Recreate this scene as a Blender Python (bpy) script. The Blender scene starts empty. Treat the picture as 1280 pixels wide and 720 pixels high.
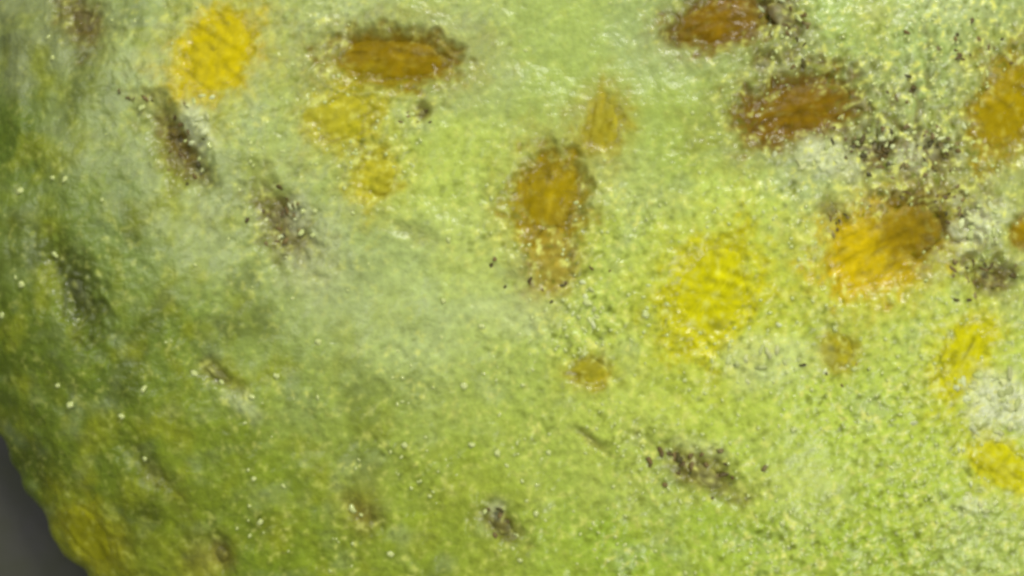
import bpy, math, random
import numpy as np
from mathutils import Vector

# ------------------------------------------------------------------ camera, light, exposure
S = 1e-4                      # one photo pixel on the fruit's top = 0.1 mm
FOCAL, SENSOR = 60.0, 36.0
D = 1280 * S * FOCAL / SENSOR  # camera height above the top of the fruit
H = 300 * S                   # height of the fruit
HC = H + D
scene = bpy.context.scene
cam_d = bpy.data.cameras.new('camera')
cam_d.lens, cam_d.sensor_width = FOCAL, SENSOR
cam_d.clip_start, cam_d.clip_end = 0.005, 20
cam_d.dof.use_dof = True
cam_d.dof.focus_distance = D + 0.001
cam_d.dof.aperture_fstop = 14.0
cam = bpy.data.objects.new('camera', cam_d)
cam.location = (0, 0, HC)
scene.collection.objects.link(cam)
scene.camera = cam

w = bpy.data.worlds.new('World')
scene.world = w
w.use_nodes = True
bg = w.node_tree.nodes['Background']
bg.inputs[0].default_value = (0.93, 0.97, 1.0, 1)
bg.inputs[1].default_value = 0.20

def area(name, loc, target, size, power, col):
    l = bpy.data.lights.new(name, 'AREA')
    l.shape = 'DISK'
    l.size, l.energy, l.color = size, power, col
    o = bpy.data.objects.new(name, l)
    o.location = loc
    o.rotation_euler = (Vector(target) - Vector(loc)).to_track_quat('-Z', 'Y').to_euler()
    scene.collection.objects.link(o)
area('key_lamp', (0.10, 0.36, 0.36), (0.02, -0.01, H), 0.12, 1.52, (1.0, 0.98, 0.92))
area('left_fill', (-0.34, 0.14, 0.40), (-0.02, 0.0, H), 0.30, 0.66, (0.98, 0.99, 1.0))  # added soft fill from the upper left, lifts the dim left flank
area('right_fill', (0.34, -0.26, 0.34), (0.05, -0.02, H), 0.20, 1.08, (1.0, 0.98, 0.92))  # added fill from the lower right, brightens the slope there

scene.view_settings.view_transform = 'Standard'
scene.view_settings.look = 'None'
scene.view_settings.exposure = 0.0
scene.view_settings.gamma = 1.0
scene.render.engine = 'CYCLES'
scene.cycles.use_denoising = True
scene.cycles.pixel_filter_type = 'BLACKMAN_HARRIS'
scene.cycles.filter_width = 3.2
scene.cycles.max_bounces = 8

rng = np.random.default_rng(7)
random.seed(7)

# ------------------------------------------------------------------ helpers
def lin(c):
    c = np.asarray(c, float) / 255.0
    return np.where(c <= 0.04045, c / 12.92, ((c + 0.055) / 1.055) ** 2.4)

def hash2(ix, iy, seed):
    h = (ix.astype(np.int64) * 374761393 + iy.astype(np.int64) * 668265263 + seed * 982451653) & 0xFFFFFFFF
    h = ((h ^ (h >> 13)) * 1274126177) & 0xFFFFFFFF
    return ((h ^ (h >> 16)) & 0xFFFF) / 65535.0

def noise(x, y, seed=0):
    """gradient noise, about -1..1"""
    x0, y0 = np.floor(x), np.floor(y)
    fx, fy = x - x0, y - y0
    u, v = fx * fx * fx * (fx * (fx * 6 - 15) + 10), fy * fy * fy * (fy * (fy * 6 - 15) + 10)
    def g(dx, dy):
        a = hash2(x0 + dx, y0 + dy, seed) * 2 * math.pi
        return np.cos(a) * (fx - dx) + np.sin(a) * (fy - dy)
    n0 = g(0, 0) * (1 - u) + g(1, 0) * u
    n1 = g(0, 1) * (1 - u) + g(1, 1) * u
    return (n0 * (1 - v) + n1 * v) * 1.5

def fbm(x, y, seed=0, octv=3, gain=0.5):
    s, a, t = 0, 1.0, 0
    for k in range(octv):
        s = s + a * noise(x * 2 ** k, y * 2 ** k, seed + 17 * k)
        t += a
        a *= gain
    return s / t

def smooth(a, b, x):
    t = np.clip((x - a) / (b - a), 0, 1)
    return t * t * (3 - 2 * t)

# outline of the fruit on the table (units: 0.1 mm, x right, y away)
CX, CY, RA, RB = 120.0, 110.0, 910.0, 876.0
def base_h(x, y):
    """smooth height of the fruit's body, in 0.1 mm"""
    dx, dy = (x - CX), (y - CY)
    th = np.arctan2(dy / RB, dx / RA)
    u = np.sqrt((dx / RA) ** 2 + (dy / RB) ** 2)
    u = u * (1 + 0.010 * np.sin(5 * th + 1.0) + 0.006 * np.sin(11 * th) + 0.004 * np.sin(23 * th + 2))
    u = u + smooth(0.55, 1.0, u) * (0.012 * noise(x / 75, y / 75, 71) + 0.008 * noise(x / 32, y / 32, 72))
    v = 1 - np.abs(u) ** 2.7
    return np.where(v > 0, (H / S) * np.sqrt(np.maximum(v, 0)), (H / S) * v * 1.5)

def at(px, py):
    """point of the fruit's surface seen at a photo pixel (units 0.1 mm)"""
    z = H / S
    for _ in range(25):
        k = (HC / S - z) / (D / S)
        x, y = (px - 640) * k, (360 - py) * k
        z = 0.5 * z + 0.5 * max(0.0, float(base_h(np.array(x), np.array(y))))
    return x, y, z

# ------------------------------------------------------------------ what sits in the flesh
# px, py, half-length, half-width, angle (deg, anticlockwise in the photo), sink, kind, label
SEEDS = [
 (268, 66, 74, 52, 55, 1, 'yellow', 'broad bright yellow seed beside the elongated brown pit at top'),
 (490, 72, 88, 40, -2, 16, 'amber', 'wide dark amber seed with shadowed upper edge at the top'),
 (432, 148, 52, 42, 20, 1, 'olive', 'faint olive yellow seed just below the wide dark amber seed'),
 (468, 220, 40, 32, 70, 0, 'olive', 'small faint olive yellow seed below another faint one'),
 (755, 154, 42, 30, 82, 2, 'gold', 'small upright golden seed above the middle amber seed'),
 (686, 246, 68, 50, 80, 12, 'amberlight', 'rounded amber seed in the middle with a brownish tail'),
 (888, 368, 88, 64, 66, 0, 'yellow2', 'large ribbed lemon yellow seed right of the centre'),
 (1098, 310, 86, 62, 28, 11, 'orange', 'bright orange yellow seed with dark right end'),
 (735, 466, 28, 22, 0, 3, 'dull', 'tiny dull olive seed below the centre'),
 (1048, 440, 28, 24, 60, 3, 'dull', 'tiny dull seed under the bright orange seed'),
 (1206, 446, 64, 36, 62, 0, 'yellow2', 'slanting lemon yellow seed above the white pulp'),
 (1256, 582, 62, 30, -35, 2, 'yellow2', 'slanting yellow seed below the white pulp'),
 (1262, 132, 84, 52, 62, 10, 'amberlight', 'big amber seed at the far right, above the pale clumps'),
 (1000, 135, 92, 46, 16, 18, 'brown', 'dark brown amber seed pointing up to the right'),
 (908, 22, 70, 40, 12, 15, 'brown', 'brown seed at the top edge beside dark crumbs'),
 (1284, 290, 30, 24, 50, 5, 'umber', 'small dark amber seed at the far right, above the round dark pit'),
 (112, 672, 62, 40, -50, 3, 'rind', 'dull yellow patch of seed near the dark table corner'),
 (1146, 286, 46, 40, 10, 9, 'umber', 'dark umber seed tucked behind the bright orange seed'),
 (690, 330, 44, 30, 85, 2, 'tan', 'tan faint seed trailing below the middle amber seed'),
]
SEEDCOL = {'yellow': (206, 188, 3), 'yellow2': (206, 202, 4), 'olive': (186, 176, 22), 'gold': (168, 152, 10),
           'amber': (142, 118, 2), 'amberlight': (160, 139, 2), 'orange': (208, 182, 2), 'dull': (164, 152, 14),
           'brown': (127, 98, 2), 'rind': (172, 170, 26), 'umber': (146, 122, 3), 'tan': (164, 142, 44)}
# px, py, half-length, half-width, angle, depth, darkness, label
PITS = [
 (102, 24, 48, 28, -55, 24, .9, 'dark brown pit near the top left corner'),
 (220, 178, 56, 24, -58, 30, 1.0, 'elongated brown pit with white pulp along its right side'),
 (356, 282, 54, 32, -62, 20, .85, 'speckled brown pit down right of the elongated one'),
 (97, 372, 62, 26, -64, 22, .88, 'long shadowy green brown pit on the left flank'),
 (874, 592, 60, 24, -30, 16, .85, 'slanting brown pit at the lower right of centre'),
 (626, 656, 28, 17, -40, 12, .85, 'small dark pit at the bottom centre'),
 (1242, 350, 30, 22, -15, 26, 1.0, 'dark round pit right of the bright orange seed'),
 (526, 141, 11, 10, 0, 12, .8, 'tiny dark hole beneath the wide amber seed'),
 (1092, 186, 40, 20, 10, 14, .7, 'ragged brown pit right of the dark brown amber seed'),
 (1166, 188, 32, 17, -45, 16, .75, 'ragged brown pit left of the big amber seed'),
 (978, 18, 34, 20, -40, 14, .7, 'ragged pit beside the brown seed at the top'),
 (956, 78, 16, 16, 80, 14, .7, 'small dark hole between two brown seeds'),
 (272, 470, 34, 12, -35, 12, .55, 'narrow brown crack with pale lip on the left flank'),
 (192, 594, 46, 16, -45, 14, .35, 'shallow green crease on the lower left flank'),
 (276, 694, 22, 16, -70, 14, .55, 'small shadowy pit at the bottom left'),
 (842, 48, 16, 12, 40, 12, .6, 'tiny dark hole left of the brown seed at the top'),
 (740, 552, 22, 6, -40, 8, .5, 'thin dark slit below the centre'),
 (448, 640, 26, 12, -40, 10, .45, 'small rusty pit at the bottom left of centre'),
 (516, 292, 36, 10, -20, 7, .25, 'shallow green crease left of the middle amber seed'),
 (1040, 262, 12, 14, 0, 10, .6, 'tiny dark hole left of the bright orange seed'),
]
# pale pulp: px, py, half-length, half-width, angle, strength
PALE = [(1260, 502, 62, 44, -15, 1.0), (1036, 192, 46, 28, -10, .75), (1222, 282, 30, 36, -50, .95), (962, 450, 66, 40, 10, .36),
        (246, 160, 20, 36, 30, .75), (1140, 196, 28, 26, 0, .9), (1215, 630, 24, 14, 0, .6), (376, 262, 16, 30, 0, .5),
        (300, 505, 28, 14, -30, .4), (1185, 12, 60, 20, 0, .25), (650, 392, 56, 30, 0, .25), (400, 330, 40, 70, 0, .25),
        (880, 560, 40, 12, -20, .3), (620, 640, 12, 12, 0, .4)]

def ell(it, warp=0.0, seed=3, reach=2.3, grit=0.0):
    """window of the grid round a pit or seed, and the elliptical distance there (1 on its rim, which is uneven)"""
    cx, cy, _ = at(it[0], it[1])
    R = reach * max(it[2], it[3])
    i0, i1 = np.searchsorted(gy, (cy - R, cy + R))
    j0, j1 = np.searchsorted(gx, (cx - R, cx + R))
    win = (slice(i0, i1), slice(j0, j1))
    x, y = X[win], Y[win]
    a = math.radians(it[4])
    c, s = math.cos(a), math.sin(a)
    dx, dy = x - cx, y - cy
    u, v = (dx * c + dy * s) / it[2], (-dx * s + dy * c) / it[3]
    d = np.sqrt(u * u + v * v)
    if warp:
        d = d + warp * (fbm(x / 34, y / 34, seed, 3, 0.65) + grit * noise((x * .8 + y * .6) / 10, (y * .8 - x * .6) / 10, seed + 5)) * np.clip(d, 0, 1.5)
    return win, d

# ------------------------------------------------------------------ height field of the flesh
def axis(lo, hi, flo, fhi, fine, coarse):
    return np.concatenate([np.arange(lo, flo, coarse), np.arange(flo, fhi, fine), np.arange(fhi, hi + coarse, coarse)])
gx = axis(-830, 1080, -790, 700, 2.0, 10.0)
gy = axis(-830, 1040, -440, 420, 2.0, 10.0)
X, Y = np.meshgrid(gx, gy)
B = base_h(X, Y)
inside = smooth(0, 90, B)
# photo pixel of every point (only to place patches of pigment on the fruit)
K = (D / S) / (HC / S - np.clip(B, 0, None))
PX, PY = 640 + X * K, 360 - Y * K

def patch(px, py, r):
    return np.exp(-(((PX - px) ** 2 + (PY - py) ** 2) / (r * r)))

# how granular the wet surface is, from place to place
gran = 0.50 + 0.50 * smooth(-0.15, 0.45, fbm(X / 95, Y / 95, 5, 2)) + 0.35 * smooth(350, 1150, PX)
gran *= 1 - 0.75 * np.clip(patch(690, 60, 110) + patch(810, 130, 80) + 0.5 * patch(560, 330, 75) + 0.5 * patch(430, 400, 90) + patch(640, 370, 40) + patch(1010, 590, 40), 0, 1)
gran += 0.9 * np.clip(patch(1120, 150, 110) + patch(1220, 60, 70) + 0.8 * patch(740, 400, 50) + 0.6 * patch(680, 320, 60) + .7 * patch(450, 170, 60), 0, 1)
gran *= 0.55 + 0.45 * smooth(160, 520, PX + 0.2 * (720 - PY))
gran += 0.35 * patch(1100, 640, 160) + 0.3 * patch(760, 300, 90)
gran = np.clip(gran, 0.10, 1.5)

Z = B.copy()
relief = 8.0 * fbm(X / 120, Y / 120, 11, 2) + 2.4 * fbm(X / 45, Y / 45, 12, 2)
ridge = 1 - np.abs(noise(X / 17, Y / 17, 13))
fine = 2.0 * noise((X * .8 + Y * .6) / 10.5, (Y * .8 - X * .6) / 10.5, 14) + 1.2 * noise((X * .5 - Y * .87) / 6.3, (X * .87 + Y * .5) / 6.3, 15) + 1.4 * (ridge - 0.6)
bits = smooth(0.35, 0.7, noise(X / 13, Y / 13, 16))
Z += inside * (relief + 0.55 * fine * gran + 2.4 * fbm(X / 24, Y / 24, 18, 2) * (0.15 + gran) * smooth(150, 550, PX + .3 * (360 - PY) + 100) + 3.0 * smooth(500, 150, PX) * fbm(X / 60 + Y / 90, Y / 60, 19, 3) + 1.2 * bits * gran)
for i, it in enumerate(SEEDS):
    q, d = ell(it, 0.30, 40 + i)
    sink = it[5]
    if sink > 4:
        Z[q] -= (0.95 * sink + 5) * (1 - smooth(0.58, 1.26, d))
    else:
        Z[q] -= 6 * (1 - smooth(0.45, 1.0, d))
for i, it in enumerate(PITS):
    q, d = ell(it, 0.55, 80 + i)
    Z[q] -= 0.75 * it[5] * (1 - smooth(0.1, 1.8, d)) * (1 + 0.35 * noise(X[q] / 12, Y[q] / 12, 90 + i))
for it in PALE:
    q, d = ell(it, 0.5, 130)
    Z[q] += it[5] * (1 - smooth(0.3, 1.3, d)) * (4.0 + 2.5 * noise(X[q] / 14, Y[q] / 14, 131) * gran[q])
# crumbled crust at the upper right: a network of brown cracks between pale clumps
crust = np.clip(patch(1120, 185, 85) + 0.9 * patch(1205, 270, 60) + 0.7 * patch(975, 45, 55) + 0.6 * patch(1215, 330, 50) + 0.4 * patch(1190, 60, 70) + .35 * patch(1130, 110, 40), 0, 1)
qx, qy = X + 9 * noise(X / 30, Y / 30, 75), Y + 9 * noise(X / 30, Y / 30, 76)
net = smooth(0.62, 1.0, 1 - np.abs(noise(qx / 30, qy / 30, 77))) * smooth(0.35, 0.95, crust + 0.55 * noise(X / 34, Y / 34, 78))
net = np.maximum(net, 0.8 * smooth(0.25, 0.8, noise(qx / 15, qy / 15, 79)) * smooth(0.45, .95, crust + 0.4 * noise(X / 30, Y / 30, 74)))
Z -= 4.5 * net
Z += 4 * crust * (1 - net) * smooth(-0.1, 0.6, noise(X / 22, Y / 22, 73))
def flesh_z(x, y):
    """height of the finished surface near (x, y)"""
    return float(Z[min(np.searchsorted(gy, y), len(gy) - 1), min(np.searchsorted(gx, x), len(gx) - 1)])

# ------------------------------------------------------------------ pigment of the flesh
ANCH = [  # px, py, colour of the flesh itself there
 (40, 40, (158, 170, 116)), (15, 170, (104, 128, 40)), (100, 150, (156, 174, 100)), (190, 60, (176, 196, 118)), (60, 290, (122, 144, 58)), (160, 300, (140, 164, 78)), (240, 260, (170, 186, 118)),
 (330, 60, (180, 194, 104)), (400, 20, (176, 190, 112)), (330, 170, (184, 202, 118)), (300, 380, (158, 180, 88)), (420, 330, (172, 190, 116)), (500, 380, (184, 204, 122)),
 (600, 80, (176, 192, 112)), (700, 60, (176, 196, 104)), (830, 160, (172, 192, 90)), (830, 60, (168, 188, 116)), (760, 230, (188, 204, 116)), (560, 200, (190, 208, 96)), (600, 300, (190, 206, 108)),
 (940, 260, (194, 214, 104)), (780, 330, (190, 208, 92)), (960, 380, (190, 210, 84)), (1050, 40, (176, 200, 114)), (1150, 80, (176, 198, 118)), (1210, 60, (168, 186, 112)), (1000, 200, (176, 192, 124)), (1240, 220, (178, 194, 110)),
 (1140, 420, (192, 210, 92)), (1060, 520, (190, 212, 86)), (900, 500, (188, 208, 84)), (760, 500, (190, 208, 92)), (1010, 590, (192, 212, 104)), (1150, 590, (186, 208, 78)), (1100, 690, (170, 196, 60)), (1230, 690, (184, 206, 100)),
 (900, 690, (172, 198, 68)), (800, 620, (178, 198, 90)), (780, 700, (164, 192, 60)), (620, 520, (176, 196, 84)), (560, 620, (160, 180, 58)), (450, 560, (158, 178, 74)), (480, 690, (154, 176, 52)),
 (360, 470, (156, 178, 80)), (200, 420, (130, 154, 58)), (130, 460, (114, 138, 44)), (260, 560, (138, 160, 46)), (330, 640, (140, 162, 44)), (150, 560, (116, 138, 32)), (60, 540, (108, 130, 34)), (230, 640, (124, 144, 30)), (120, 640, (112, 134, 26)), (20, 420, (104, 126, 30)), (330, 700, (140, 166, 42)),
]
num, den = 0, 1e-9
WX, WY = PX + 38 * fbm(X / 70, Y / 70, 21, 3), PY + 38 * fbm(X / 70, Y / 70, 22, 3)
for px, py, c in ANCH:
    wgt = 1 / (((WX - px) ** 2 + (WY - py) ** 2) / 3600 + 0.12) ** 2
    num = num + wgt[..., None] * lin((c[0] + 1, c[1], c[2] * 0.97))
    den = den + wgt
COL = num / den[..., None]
def mixcol(m, c, q=slice(None)):
    m = np.clip(m, 0, 1)[..., None]
    COL[q] = COL[q] * (1 - m) + lin(c) * m
# cloudy cells, greener or greyer
mixcol(0.24 * smooth(0.0, 0.55, fbm(X / 48, Y / 48, 23, 3)), (160, 178, 28))
mixcol(0.30 * smooth(0.1, 0.6, fbm(X / 60, Y / 60, 24, 3)), (176, 190, 150))
for bx, by, br in ((150, 40, 60), (190, 110, 60), (260, 190, 75), (300, 270, 80), (380, 350, 90), (470, 400, 95), (580, 430, 80), (560, 40, 60), (830, 70, 50), (430, 20, 50), (240, 300, 60)):
    mixcol((0.34 + 0.16 * noise(X / 16, Y / 16, 29)) * np.exp(-((WX - bx) ** 2 + (WY - by) ** 2) / br ** 2), (196, 210, 138))
mixcol(0.75 * np.exp(-((WX - 120) ** 2 / 55 ** 2 + (WY - 690) ** 2 / 45 ** 2)) + 0.5 * np.exp(-((WX - 240) ** 2 + (WY - 705) ** 2) / 36 ** 2), (168, 170, 34))
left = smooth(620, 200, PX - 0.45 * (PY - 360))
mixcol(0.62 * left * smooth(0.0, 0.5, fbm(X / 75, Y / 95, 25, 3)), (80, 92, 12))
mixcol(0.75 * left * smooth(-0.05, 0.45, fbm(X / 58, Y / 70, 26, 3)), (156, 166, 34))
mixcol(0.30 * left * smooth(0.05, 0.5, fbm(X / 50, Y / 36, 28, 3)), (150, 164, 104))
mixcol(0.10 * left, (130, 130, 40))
for i, it in enumerate(SEEDS):
    c = SEEDCOL[it[6]]
    q, d = ell(it, 0.50, 40 + i, grit=0.35)
    top = {'olive': 0.8, 'dull': .8, 'tan': .65, 'rind': .7, 'yellow2': 1.0, 'umber': 1.0, 'gold': .72}.get(it[6], 1.0)
    mixcol(top * (1 - smooth(0.64, 1.26, d)), c, q)
    mixcol(0.34 * (1 - smooth(0.9, 2.1, d)), c, q)
    ca, sa = math.cos(math.radians(it[4] + (90 if i % 3 == 0 else 0))), math.sin(math.radians(it[4] + (90 if i % 3 == 0 else 0)))
    streak = noise((X[q] * ca + Y[q] * sa) / 34, (Y[q] * ca - X[q] * sa) / 8.5, 210 + i)
    mixcol(0.75 * smooth(0.05, .8, streak) * (1 - smooth(0.6, 1.1, d)), tuple(0.74 * k for k in c), q)
    mixcol(0.55 * smooth(0.15, .9, -streak) * (1 - smooth(0.6, 1.1, d)), tuple(min(255, 1.14 * k + 12) for k in c), q)
for i, it in enumerate(PITS):
    q, d = ell(it, 0.75, 80 + i, grit=0.25)
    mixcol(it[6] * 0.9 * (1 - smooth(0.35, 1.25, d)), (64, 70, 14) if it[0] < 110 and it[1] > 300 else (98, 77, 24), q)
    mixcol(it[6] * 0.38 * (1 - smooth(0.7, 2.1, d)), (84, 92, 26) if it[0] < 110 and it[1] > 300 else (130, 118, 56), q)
for it in PALE:
    q, d = ell(it, 0.7, 130)
    mixcol(it[5] * (1 - smooth(0.4, 1.3, d)), (220, 228, 172), q)
mask = np.zeros(X.shape)
for i, it in enumerate(SEEDS):
    q, d = ell(it, 0.50, 40 + i)
    mask[q] = np.maximum(mask[q], (1 - smooth(0.35, 0.95, d)) * (0.85 if it[5] > 4 or it[6] == 'yellow' else 0.4))
pgran = gran * (1 - mask)
crust_open = 1 - np.clip(1.3 * mask, 0, 1)
mixcol(0.6 * crust_open * crust * (1 - net) * smooth(-0.1, 0.6, noise(X / 22, Y / 22, 73)), (206, 212, 164))
mixcol(0.62 * net * crust_open, (104, 84, 36))
mixcol(0.22 * np.exp(-(((PX - 900) / 420) ** 2 + ((PY - 620) / 130) ** 2)) * smooth(-.3, .4, fbm(X / 55, Y / 55, 36, 3)), (206, 208, 92))
# brownish bruise round the crumbled patch at the upper right
mixcol(crust_open * (0.35 * patch(1120, 190, 60) * smooth(-.2, .4, fbm(X / 25, Y / 25, 27, 3)) + 0.4 * patch(1135, 240, 26)), (132, 104, 50))
mixcol(0.30 * patch(985, 60, 40) + 0.30 * patch(1190, 240, 40), (132, 122, 70))
mixcol(0.35 * patch(255, 705, 26) + .35 * patch(1090, 20, 30), (196, 186, 70))
mixcol(0.35 * patch(450, 640, 30), (160, 140, 60))
# grain: wet sparkle put into the colour, and small dark specks
rx_, ry_ = X * .8 + Y * .6, Y * .8 - X * .6
grain = 0.95 * noise(rx_ / 11, ry_ / 11, 31) + 0.45 * noise(rx_ / 23, ry_ / 23, 35) + 0.6 * noise(X / 6 + Y / 12, Y / 6 - X / 12, 32)
mixcol(0.78 * pgran * smooth(0.1, 1.0, grain), (226, 230, 118))
mixcol(0.54 * pgran * smooth(0.1, 1.0, -grain), (112, 122, 22))
specks = smooth(0.62, 0.85, noise(X / 12, Y / 12, 33)) * smooth(0.05, .4, fbm(X / 80, Y / 80, 34, 2)) * gran
mixcol(0.34 * specks, (88, 78, 34))

# ------------------------------------------------------------------ materials
def material(name):
    m = bpy.data.materials.new(name)
    m.use_nodes = True
    nt = m.node_tree
    return m, nt, nt.nodes['Principled BSDF']

def bump(nt, p, scale, strength, dist, detail=3):
    tc = nt.nodes.new('ShaderNodeTexCoord')
    n = nt.nodes.new('ShaderNodeTexNoise')
    n.inputs['Scale'].default_value = scale
    n.inputs['Detail'].default_value = detail
    nt.links.new(tc.outputs['Object'], n.inputs['Vector'])
    b = nt.nodes.new('ShaderNodeBump')
    b.inputs['Strength'].default_value = strength
    b.inputs['Distance'].default_value = dist
    nt.links.new(n.outputs['Fac'], b.inputs['Height'])
    nt.links.new(b.outputs['Normal'], p.inputs['Normal'])
    return tc, n

def pigment_material(name, rough, sss, radius, coat, bscale, bstr):
    """wet plant tissue: pigment from the mesh's colour attribute, mottled finely"""
    m, nt, p = material(name)
    a = nt.nodes.new('ShaderNodeAttribute')
    a.attribute_name = 'pigment'
    tc, n = bump(nt, p, bscale, bstr, 0.0004)
    hs = nt.nodes.new('ShaderNodeHueSaturation')
    n2 = nt.nodes.new('ShaderNodeTexNoise')
    n2.inputs['Scale'].default_value = 900
    n2.inputs['Detail'].default_value = 4
    nt.links.new(tc.outputs['Object'], n2.inputs['Vector'])
    mr = nt.nodes.new('ShaderNodeMapRange')
    mr.inputs['From Min'].default_value, mr.inputs['From Max'].default_value = 0.3, 0.7
    mr.inputs['To Min'].default_value, mr.inputs['To Max'].default_value = 0.85, 1.15
    nt.links.new(n2.outputs['Fac'], mr.inputs['Value'])
    nt.links.new(mr.outputs['Result'], hs.inputs['Value'])
    nt.links.new(a.outputs['Color'], hs.inputs['Color'])
    nt.links.new(hs.outputs['Color'], p.inputs['Base Color'])
    p.inputs['Roughness'].default_value = rough
    p.inputs['Subsurface Weight'].default_value = sss
    p.inputs['Subsurface Radius'].default_value = (radius, radius * 0.9, radius * 0.35)
    p.inputs['Subsurface Scale'].default_value = 1.0
    p.inputs['Coat Weight'].default_value = coat
    p.inputs['Coat Roughness'].default_value = 0.12
    return m
M_FLESH = pigment_material('flesh', 0.30, 0.22, 0.0007, 0.10, 900, 0.8)
M_SEED = pigment_material('seed', 0.42, 0.0, 0.0006, 0.0, 1100, 0.35)
M_SEED.node_tree.nodes['Principled BSDF'].inputs['Specular IOR Level'].default_value = 0.13
M_FLESH.node_tree.nodes['Principled BSDF'].inputs['Specular IOR Level'].default_value = 0.38
M_BIT = pigment_material('fragment', 0.5, 0.0, 0.0006, 0.0, 1200, 0.4)

M_GLINT, nt, p = material('pale_glint')
p.inputs['Base Color'].default_value = (0.72, 0.80, 0.30, 1)  # pale, nearly opaque colour imitates the bright glints of wet beads
p.inputs['Roughness'].default_value = 0.08
p.inputs['IOR'].default_value = 1.33
p.inputs['Transmission Weight'].default_value = 0.1

M_TABLE, nt, p = material('dark_table')
tc, n = bump(nt, p, 160, 0.25, 0.0006, 5)
cr = nt.nodes.new('ShaderNodeValToRGB')
cr.color_ramp.elements[0].position, cr.color_ramp.elements[1].position = 0.35, 0.7
cr.color_ramp.elements[0].color = (*lin((64, 66, 44)), 1)
cr.color_ramp.elements[1].color = (*lin((72, 70, 66)), 1)
nn = nt.nodes.new('ShaderNodeTexNoise')
nn.inputs['Scale'].default_value, nn.inputs['Detail'].default_value = 110, 4
nt.links.new(tc.outputs['Object'], nn.inputs['Vector'])
nt.links.new(nn.outputs['Fac'], cr.inputs['Fac'])
nt.links.new(cr.outputs['Color'], p.inputs['Base Color'])
p.inputs['Roughness'].default_value = 0.55

# ------------------------------------------------------------------ building
def mesh_obj(name, verts, faces, mat, parent=None, cols=None, smooth_=True):
    me = bpy.data.meshes.new(name)
    verts = np.asarray(verts, np.float32)
    if isinstance(faces, np.ndarray):
        n = len(faces)
        me.vertices.add(len(verts))
        me.vertices.foreach_set('co', verts.ravel())
        k = faces.shape[1]
        me.loops.add(n * k)
        me.polygons.add(n)
        me.loops.foreach_set('vertex_index', faces.ravel().astype(np.int32))
        me.polygons.foreach_set('loop_start', np.arange(0, n * k, k, dtype=np.int32))
        me.update(calc_edges=True)
        me.validate()
    else:
        me.from_pydata(verts.tolist(), [], faces)
    if smooth_:
        me.polygons.foreach_set('use_smooth', [True] * len(me.polygons))
    if cols is not None:
        at_ = me.attributes.new('pigment', 'FLOAT_COLOR', 'POINT')
        c4 = np.ones((len(verts), 4), np.float32)
        c4[:, :3] = cols
        at_.data.foreach_set('color', c4.ravel())
    me.materials.append(mat)
    o = bpy.data.objects.new(name, me)
    scene.collection.objects.link(o)
    if parent:
        o.parent = parent
    return o

# table
t = 0.9
tv = [(-t, -t, 0), (t, -t, 0), (t, t, 0), (-t, t, 0), (-t, -t, -0.03), (t, -t, -0.03), (t, t, -0.03), (-t, t, -0.03)]
table = mesh_obj('tabletop', tv, [(0, 1, 2, 3), (7, 6, 5, 4), (0, 4, 5, 1), (1, 5, 6, 2), (2, 6, 7, 3), (3, 7, 4, 0)], M_TABLE, smooth_=False)
table['kind'] = 'structure'
table['label'] = 'plain dark grey tabletop showing at the lower left corner beside the green fruit'

# fruit
fruit = bpy.data.objects.new('fruit', None)
fruit.empty_display_size = 0.02
scene.collection.objects.link(fruit)
fruit['label'] = 'moist pale green fruit flesh studded with yellow and amber seeds, lying on dark grey table'
fruit['category'] = 'fruit'

GROUND = 2.0   # the underside rests just on the table
keep = Z > GROUND
idx = -np.ones(Z.shape, int)
qd = keep[:-1, :-1] | keep[1:, :-1] | keep[:-1, 1:] | keep[1:, 1:]
use = np.zeros(Z.shape, bool)
for a, b in ((0, 0), (1, 0), (0, 1), (1, 1)):
    use[a:Z.shape[0] - 1 + a, b:Z.shape[1] - 1 + b] |= qd
idx[use] = np.arange(use.sum())
ZZ = np.maximum(Z, GROUND)
V = np.stack([X[use], Y[use], ZZ[use]], 1) * S
I, J = np.nonzero(qd)
F = np.stack([idx[I, J], idx[I, J + 1], idx[I + 1, J + 1], idx[I + 1, J]], 1)
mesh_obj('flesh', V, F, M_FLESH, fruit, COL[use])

def ellipsoid(nu, nv):
    v, f = [(0, 0, 1)], []
    for i in range(1, nv):
        a = math.pi * i / nv
        for j in range(nu):
            b = 2 * math.pi * j / nu
            v.append((math.sin(a) * math.cos(b), math.sin(a) * math.sin(b), math.cos(a)))
    v.append((0, 0, -1))
    for j in range(nu):
        f.append((0, 1 + j, 1 + (j + 1) % nu))
    for i in range(nv - 2):
        for j in range(nu):
            a, b = 1 + i * nu + j, 1 + i * nu + (j + 1) % nu
            f.append((a, a + nu, b + nu, b))
    o = 1 + (nv - 2) * nu
    for j in range(nu):
        f.append((o + j, len(v) - 1, o + (j + 1) % nu))
    return np.array(v), f

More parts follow.
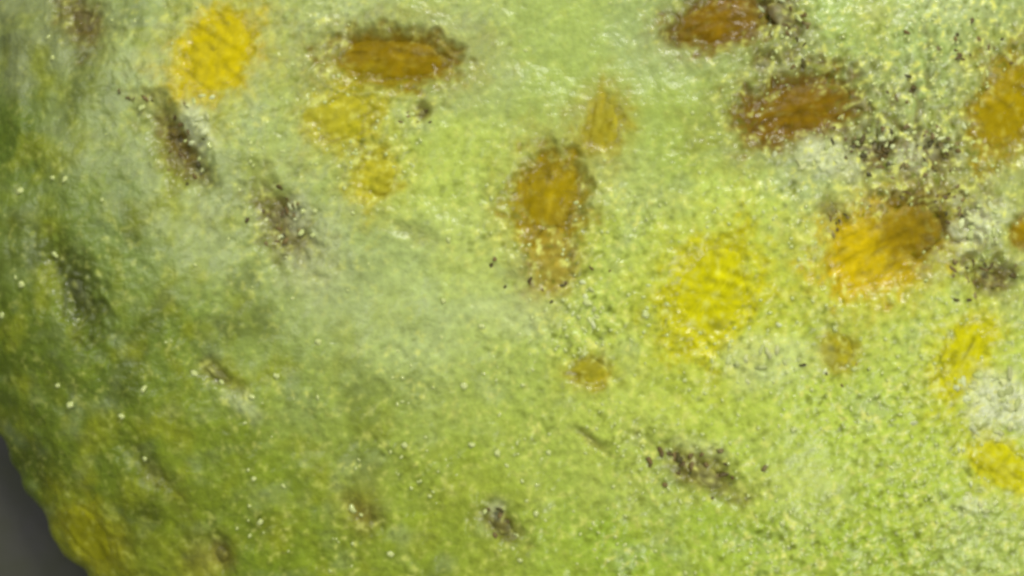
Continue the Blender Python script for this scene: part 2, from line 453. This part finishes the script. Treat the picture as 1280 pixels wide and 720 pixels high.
EV, EF = ellipsoid(96, 48)
for i, it in enumerate(SEEDS):
    px, py, rx, ry, ang, sink, kind, label = it
    cx, cy, z0 = at(px, py)
    sunk = sink > 4
    rz = min(rx, ry) * (0.50 if sunk else 0.34)
    top = z0 - (0.95 * sink if sunk else 0.5 + 0.5 * sink)
    e = EV.copy()
    # a seed is fuller at one end and a little irregular
    e[:, 1] *= 1 + 0.16 * e[:, 0] * (1 if i % 2 else -1)
    a = math.radians(ang)
    x = e[:, 0] * rx * 1.06
    y = e[:, 1] * ry * 1.06
    wob = 1 + 0.10 * fbm(e[:, 0] * 1.6 + 5 * i, e[:, 1] * 1.6 + e[:, 2], 60 + i, 2)
    x, y = x * wob, y * wob
    wx, wy = cx + x * math.cos(a) - y * math.sin(a), cy + x * math.sin(a) + y * math.cos(a)
    # follow the slope of the flesh
    slope = base_h(wx, wy) - z0
    wz = top - rz + e[:, 2] * rz + slope
    upper = smooth(0.0, 0.5, e[:, 2])
    ribs = np.sin((y / ry) * 14 + 2.5 * noise(x / 30, y / 30, 200 + i)) * (0.45 if kind in ('yellow2', 'brown', 'orange', 'amberlight') else 0.2)
    wz += upper * (ribs + 1.1 * noise(wx / 11, wy / 11, 201 + i) + 2.0 * noise(wx / 30, wy / 30, 202))
    # the seed's skin is grown into the flesh: its colour runs into the flesh's at the rim
    c = COL[np.clip(np.searchsorted(gy, wy), 0, len(gy) - 1), np.clip(np.searchsorted(gx, wx), 0, len(gx) - 1)]
    c = c * (1 + 0.16 * fbm(wx / 36, wy / 36, 203 + i, 3))[:, None]
    g = np.clip(0.5 * smooth(0.35, 0.9, noise(wx / 9, wy / 9, 204)) * (0.3 + noise(wx / 40, wy / 40, 205)), 0, 1)[:, None]
    c = c * (1 - 0.6 * g) + lin((222, 204, 70)) * 0.6 * g
    o = mesh_obj('seed', np.stack([wx, wy, wz], 1) * S, EF, M_SEED, fruit, c)
    o['label'] = label

# dark husk lining in each pit
PV, PF = ellipsoid(24, 12)
for i, it in enumerate(PITS):
    if it[6] < 0.5:
        continue
    cx, cy, z0 = at(it[0], it[1])
    a = math.radians(it[4])
    e = PV
    x, y = e[:, 0] * it[2] * 0.62, e[:, 1] * it[3] * 0.62
    wx, wy = cx + x * math.cos(a) - y * math.sin(a), cy + x * math.sin(a) + y * math.cos(a)
    wz = flesh_z(cx, cy) - 2 + e[:, 2] * min(5, it[3] * .35) + base_h(wx, wy) - z0
    n_ = noise(wx / 9, wy / 9, 300 + i)
    wz = wz + 2.5 * n_ * smooth(-.2, .5, e[:, 2])
    c = COL[np.clip(np.searchsorted(gy, wy), 0, len(gy) - 1), np.clip(np.searchsorted(gx, wx), 0, len(gx) - 1)]
    c = c * (0.85 + 0.45 * n_)[:, None]
    o = mesh_obj('dark_pit', np.stack([wx, wy, wz], 1) * S, PF, M_BIT, fruit, c)
    o['label'] = it[7]

# loose crumbs, specks and wet beads: small lumps joined by kind
LV, LF = ellipsoid(10, 7)
def lumps(name, spots, mat, tint, label=None, flat=0.6, stuff=True, lift=0.0):
    vs, fs, cs, n = [], [], [], 0
    for (px, py, r) in spots:
        x, y, z = at(px, py)
        z = flesh_z(x, y)
        e = LV * (1 + 0.6 * noise(LV[:, :1] * 1.3 + rng.uniform(0, 90), LV[:, 1:2] * 1.3 + LV[:, 2:], 9) * 1)
        q = rng.uniform(0, 6.28)
        st = 1 + rng.uniform(0, .9 if mat is M_BIT else .35)
        ex, ey = e[:, 0] * r * st, e[:, 1] * r / st ** .5
        vs.append(np.stack([x + ex * math.cos(q) - ey * math.sin(q), y + ex * math.sin(q) + ey * math.cos(q), z + r * lift + e[:, 2] * r * flat], 1))
        fs += [tuple(k + n for k in f) for f in LF]
        n += len(LV)
        c = np.asarray(tint[rng.integers(len(tint))])
        cs.append(np.tile(lin(c), (len(LV), 1)) * rng.uniform(.8, 1.15))
    o = mesh_obj(name, np.concatenate(vs) * S, fs, mat, fruit, np.concatenate(cs))
    if stuff:
        o['kind'] = 'stuff'
    if label:
        o['label'] = label
    return o

def around(px, py, sx, sy, n, r0, r1):
    return [(rng.normal(px, sx), rng.normal(py, sy), rng.uniform(r0, r1)) for _ in range(n)]
dark = (around(1110, 182, 34, 18, 42, 1.8, 4.3) + around(1170, 190, 20, 20, 22, 1.8, 4.3) + around(985, 30, 22, 26, 25, 1.8, 4.3) + around(356, 270, 18, 20, 20, 1.5, 3.6)
        + around(225, 180, 14, 26, 15, 1.5, 3.6) + around(870, 588, 34, 16, 25, 1.8, 4.3) + around(626, 655, 14, 10, 8, 1.8, 3.6) + around(1220, 350, 26, 18, 17, 1.8, 4.3)
        + around(1195, 265, 20, 24, 15, 1.5, 3.6) + around(1130, 110, 14, 10, 7, 1.8, 3.6) + around(1200, 50, 40, 24, 17, 1.5, 3.2) + around(525, 142, 16, 10, 6, 1.5, 3.2)
        + around(1046, 270, 8, 18, 8, 1.5, 3.2) + around(172, 125, 14, 8, 7, 1.2, 2.9) + around(1040, 445, 18, 18, 7, 1.2, 2.9) + around(1140, 245, 22, 10, 12, 1.5, 3.6) + around(685, 340, 34, 24, 17, 1.2, 2.9))
lumps('dark_crumb', dark, M_BIT, [(92, 80, 28), (110, 92, 40), (80, 76, 26), (126, 108, 56), (140, 128, 72)], 'tiny dark brown crumbs scattered round the pits')
pale = (around(1250, 500, 26, 22, 30, 2.8, 6.0) + around(1036, 192, 24, 14, 18, 2.1, 5.2) + around(1222, 284, 14, 20, 14, 2.1, 5.2) + around(246, 160, 10, 20, 14, 2.1, 4.5) + around(1130, 180, 40, 20, 26, 2.1, 4.5)
        + around(364, 270, 18, 22, 14, 1.4, 3.4) + around(1215, 632, 16, 10, 8, 2.1, 4.5) + around(985, 28, 18, 20, 12, 1.8, 3.8) + around(960, 452, 36, 18, 14, 2.1, 4.5) + around(740, 382, 14, 14, 9, 2.1, 3.8) + around(1200, 560, 30, 40, 10, 1.4, 3.8))
lumps('pale_crumb', pale, M_BIT, [(214, 222, 160), (198, 208, 130), (212, 218, 146)], 'tiny whitish pulp crumbs scattered on the green flesh')
grits = []
while len(grits) < 1000:
    px, py = rng.uniform(-5, 1285), rng.uniform(-5, 725)
    x, y, z = at(px, py)
    if rng.uniform() < pgran[min(np.searchsorted(gy, y), len(gy) - 1), min(np.searchsorted(gx, x), len(gx) - 1)] * 1.1 - 0.62:
        grits.append((px, py, rng.uniform(1.2, 2.5)))
lumps('glint_grain', grits, M_GLINT, [(255, 255, 255)], 'fine pale grains standing in for glints on the rough wet flesh', .7)  # beads added as sparkle, the glint is in their pale colour
beads = [(x, y, rng.uniform(1.4, 2.6)) for x, y in zip(rng.uniform(-10, 1290, 60), rng.uniform(-10, 640, 60)) if not (x < 120 and y > 470)]
lumps('wet_bead', beads, M_GLINT, [(255, 255, 255)], 'fine beads of moisture all over the green flesh', .55)

DROPS = [(25, 238, 7), (28, 355, 7), (4, 394, 6), (66, 318, 5), (66, 222, 5), (82, 224, 5), (242, 466, 7), (276, 478, 5), (180, 486, 6), (88, 506, 7), (152, 520, 6), (72, 482, 5), (345, 470, 6),
         (398, 427, 7), (315, 496, 6), (318, 598, 5), (326, 652, 6), (180, 574, 5), (66, 72, 5), (580, 482, 7), (590, 556, 6), (622, 566, 6), (686, 566, 5), (554, 376, 6), (602, 408, 6), (734, 378, 8), (738, 400, 6), (806, 392, 8),
         (440, 636, 7), (488, 692, 6), (650, 700, 5), (670, 642, 6), (606, 640, 5), (506, 556, 6), (262, 182, 6), (176, 134, 6), (128, 250, 4), (378, 264, 5), (376, 290, 6), (1044, 410, 5), (880, 624, 5), (978, 654, 6), (1132, 618, 6), (992, 536, 6), (1242, 628, 6), (1140, 26, 6), (1212, 46, 5), (95, 655, 4), (515, 142, 5), (1150, 300, 6)]
for (px, py, r) in DROPS:
    o = lumps('droplet', [(px, py, r * 0.62)], M_GLINT, [(255, 255, 255)], None, 0.6, False, 0.25)
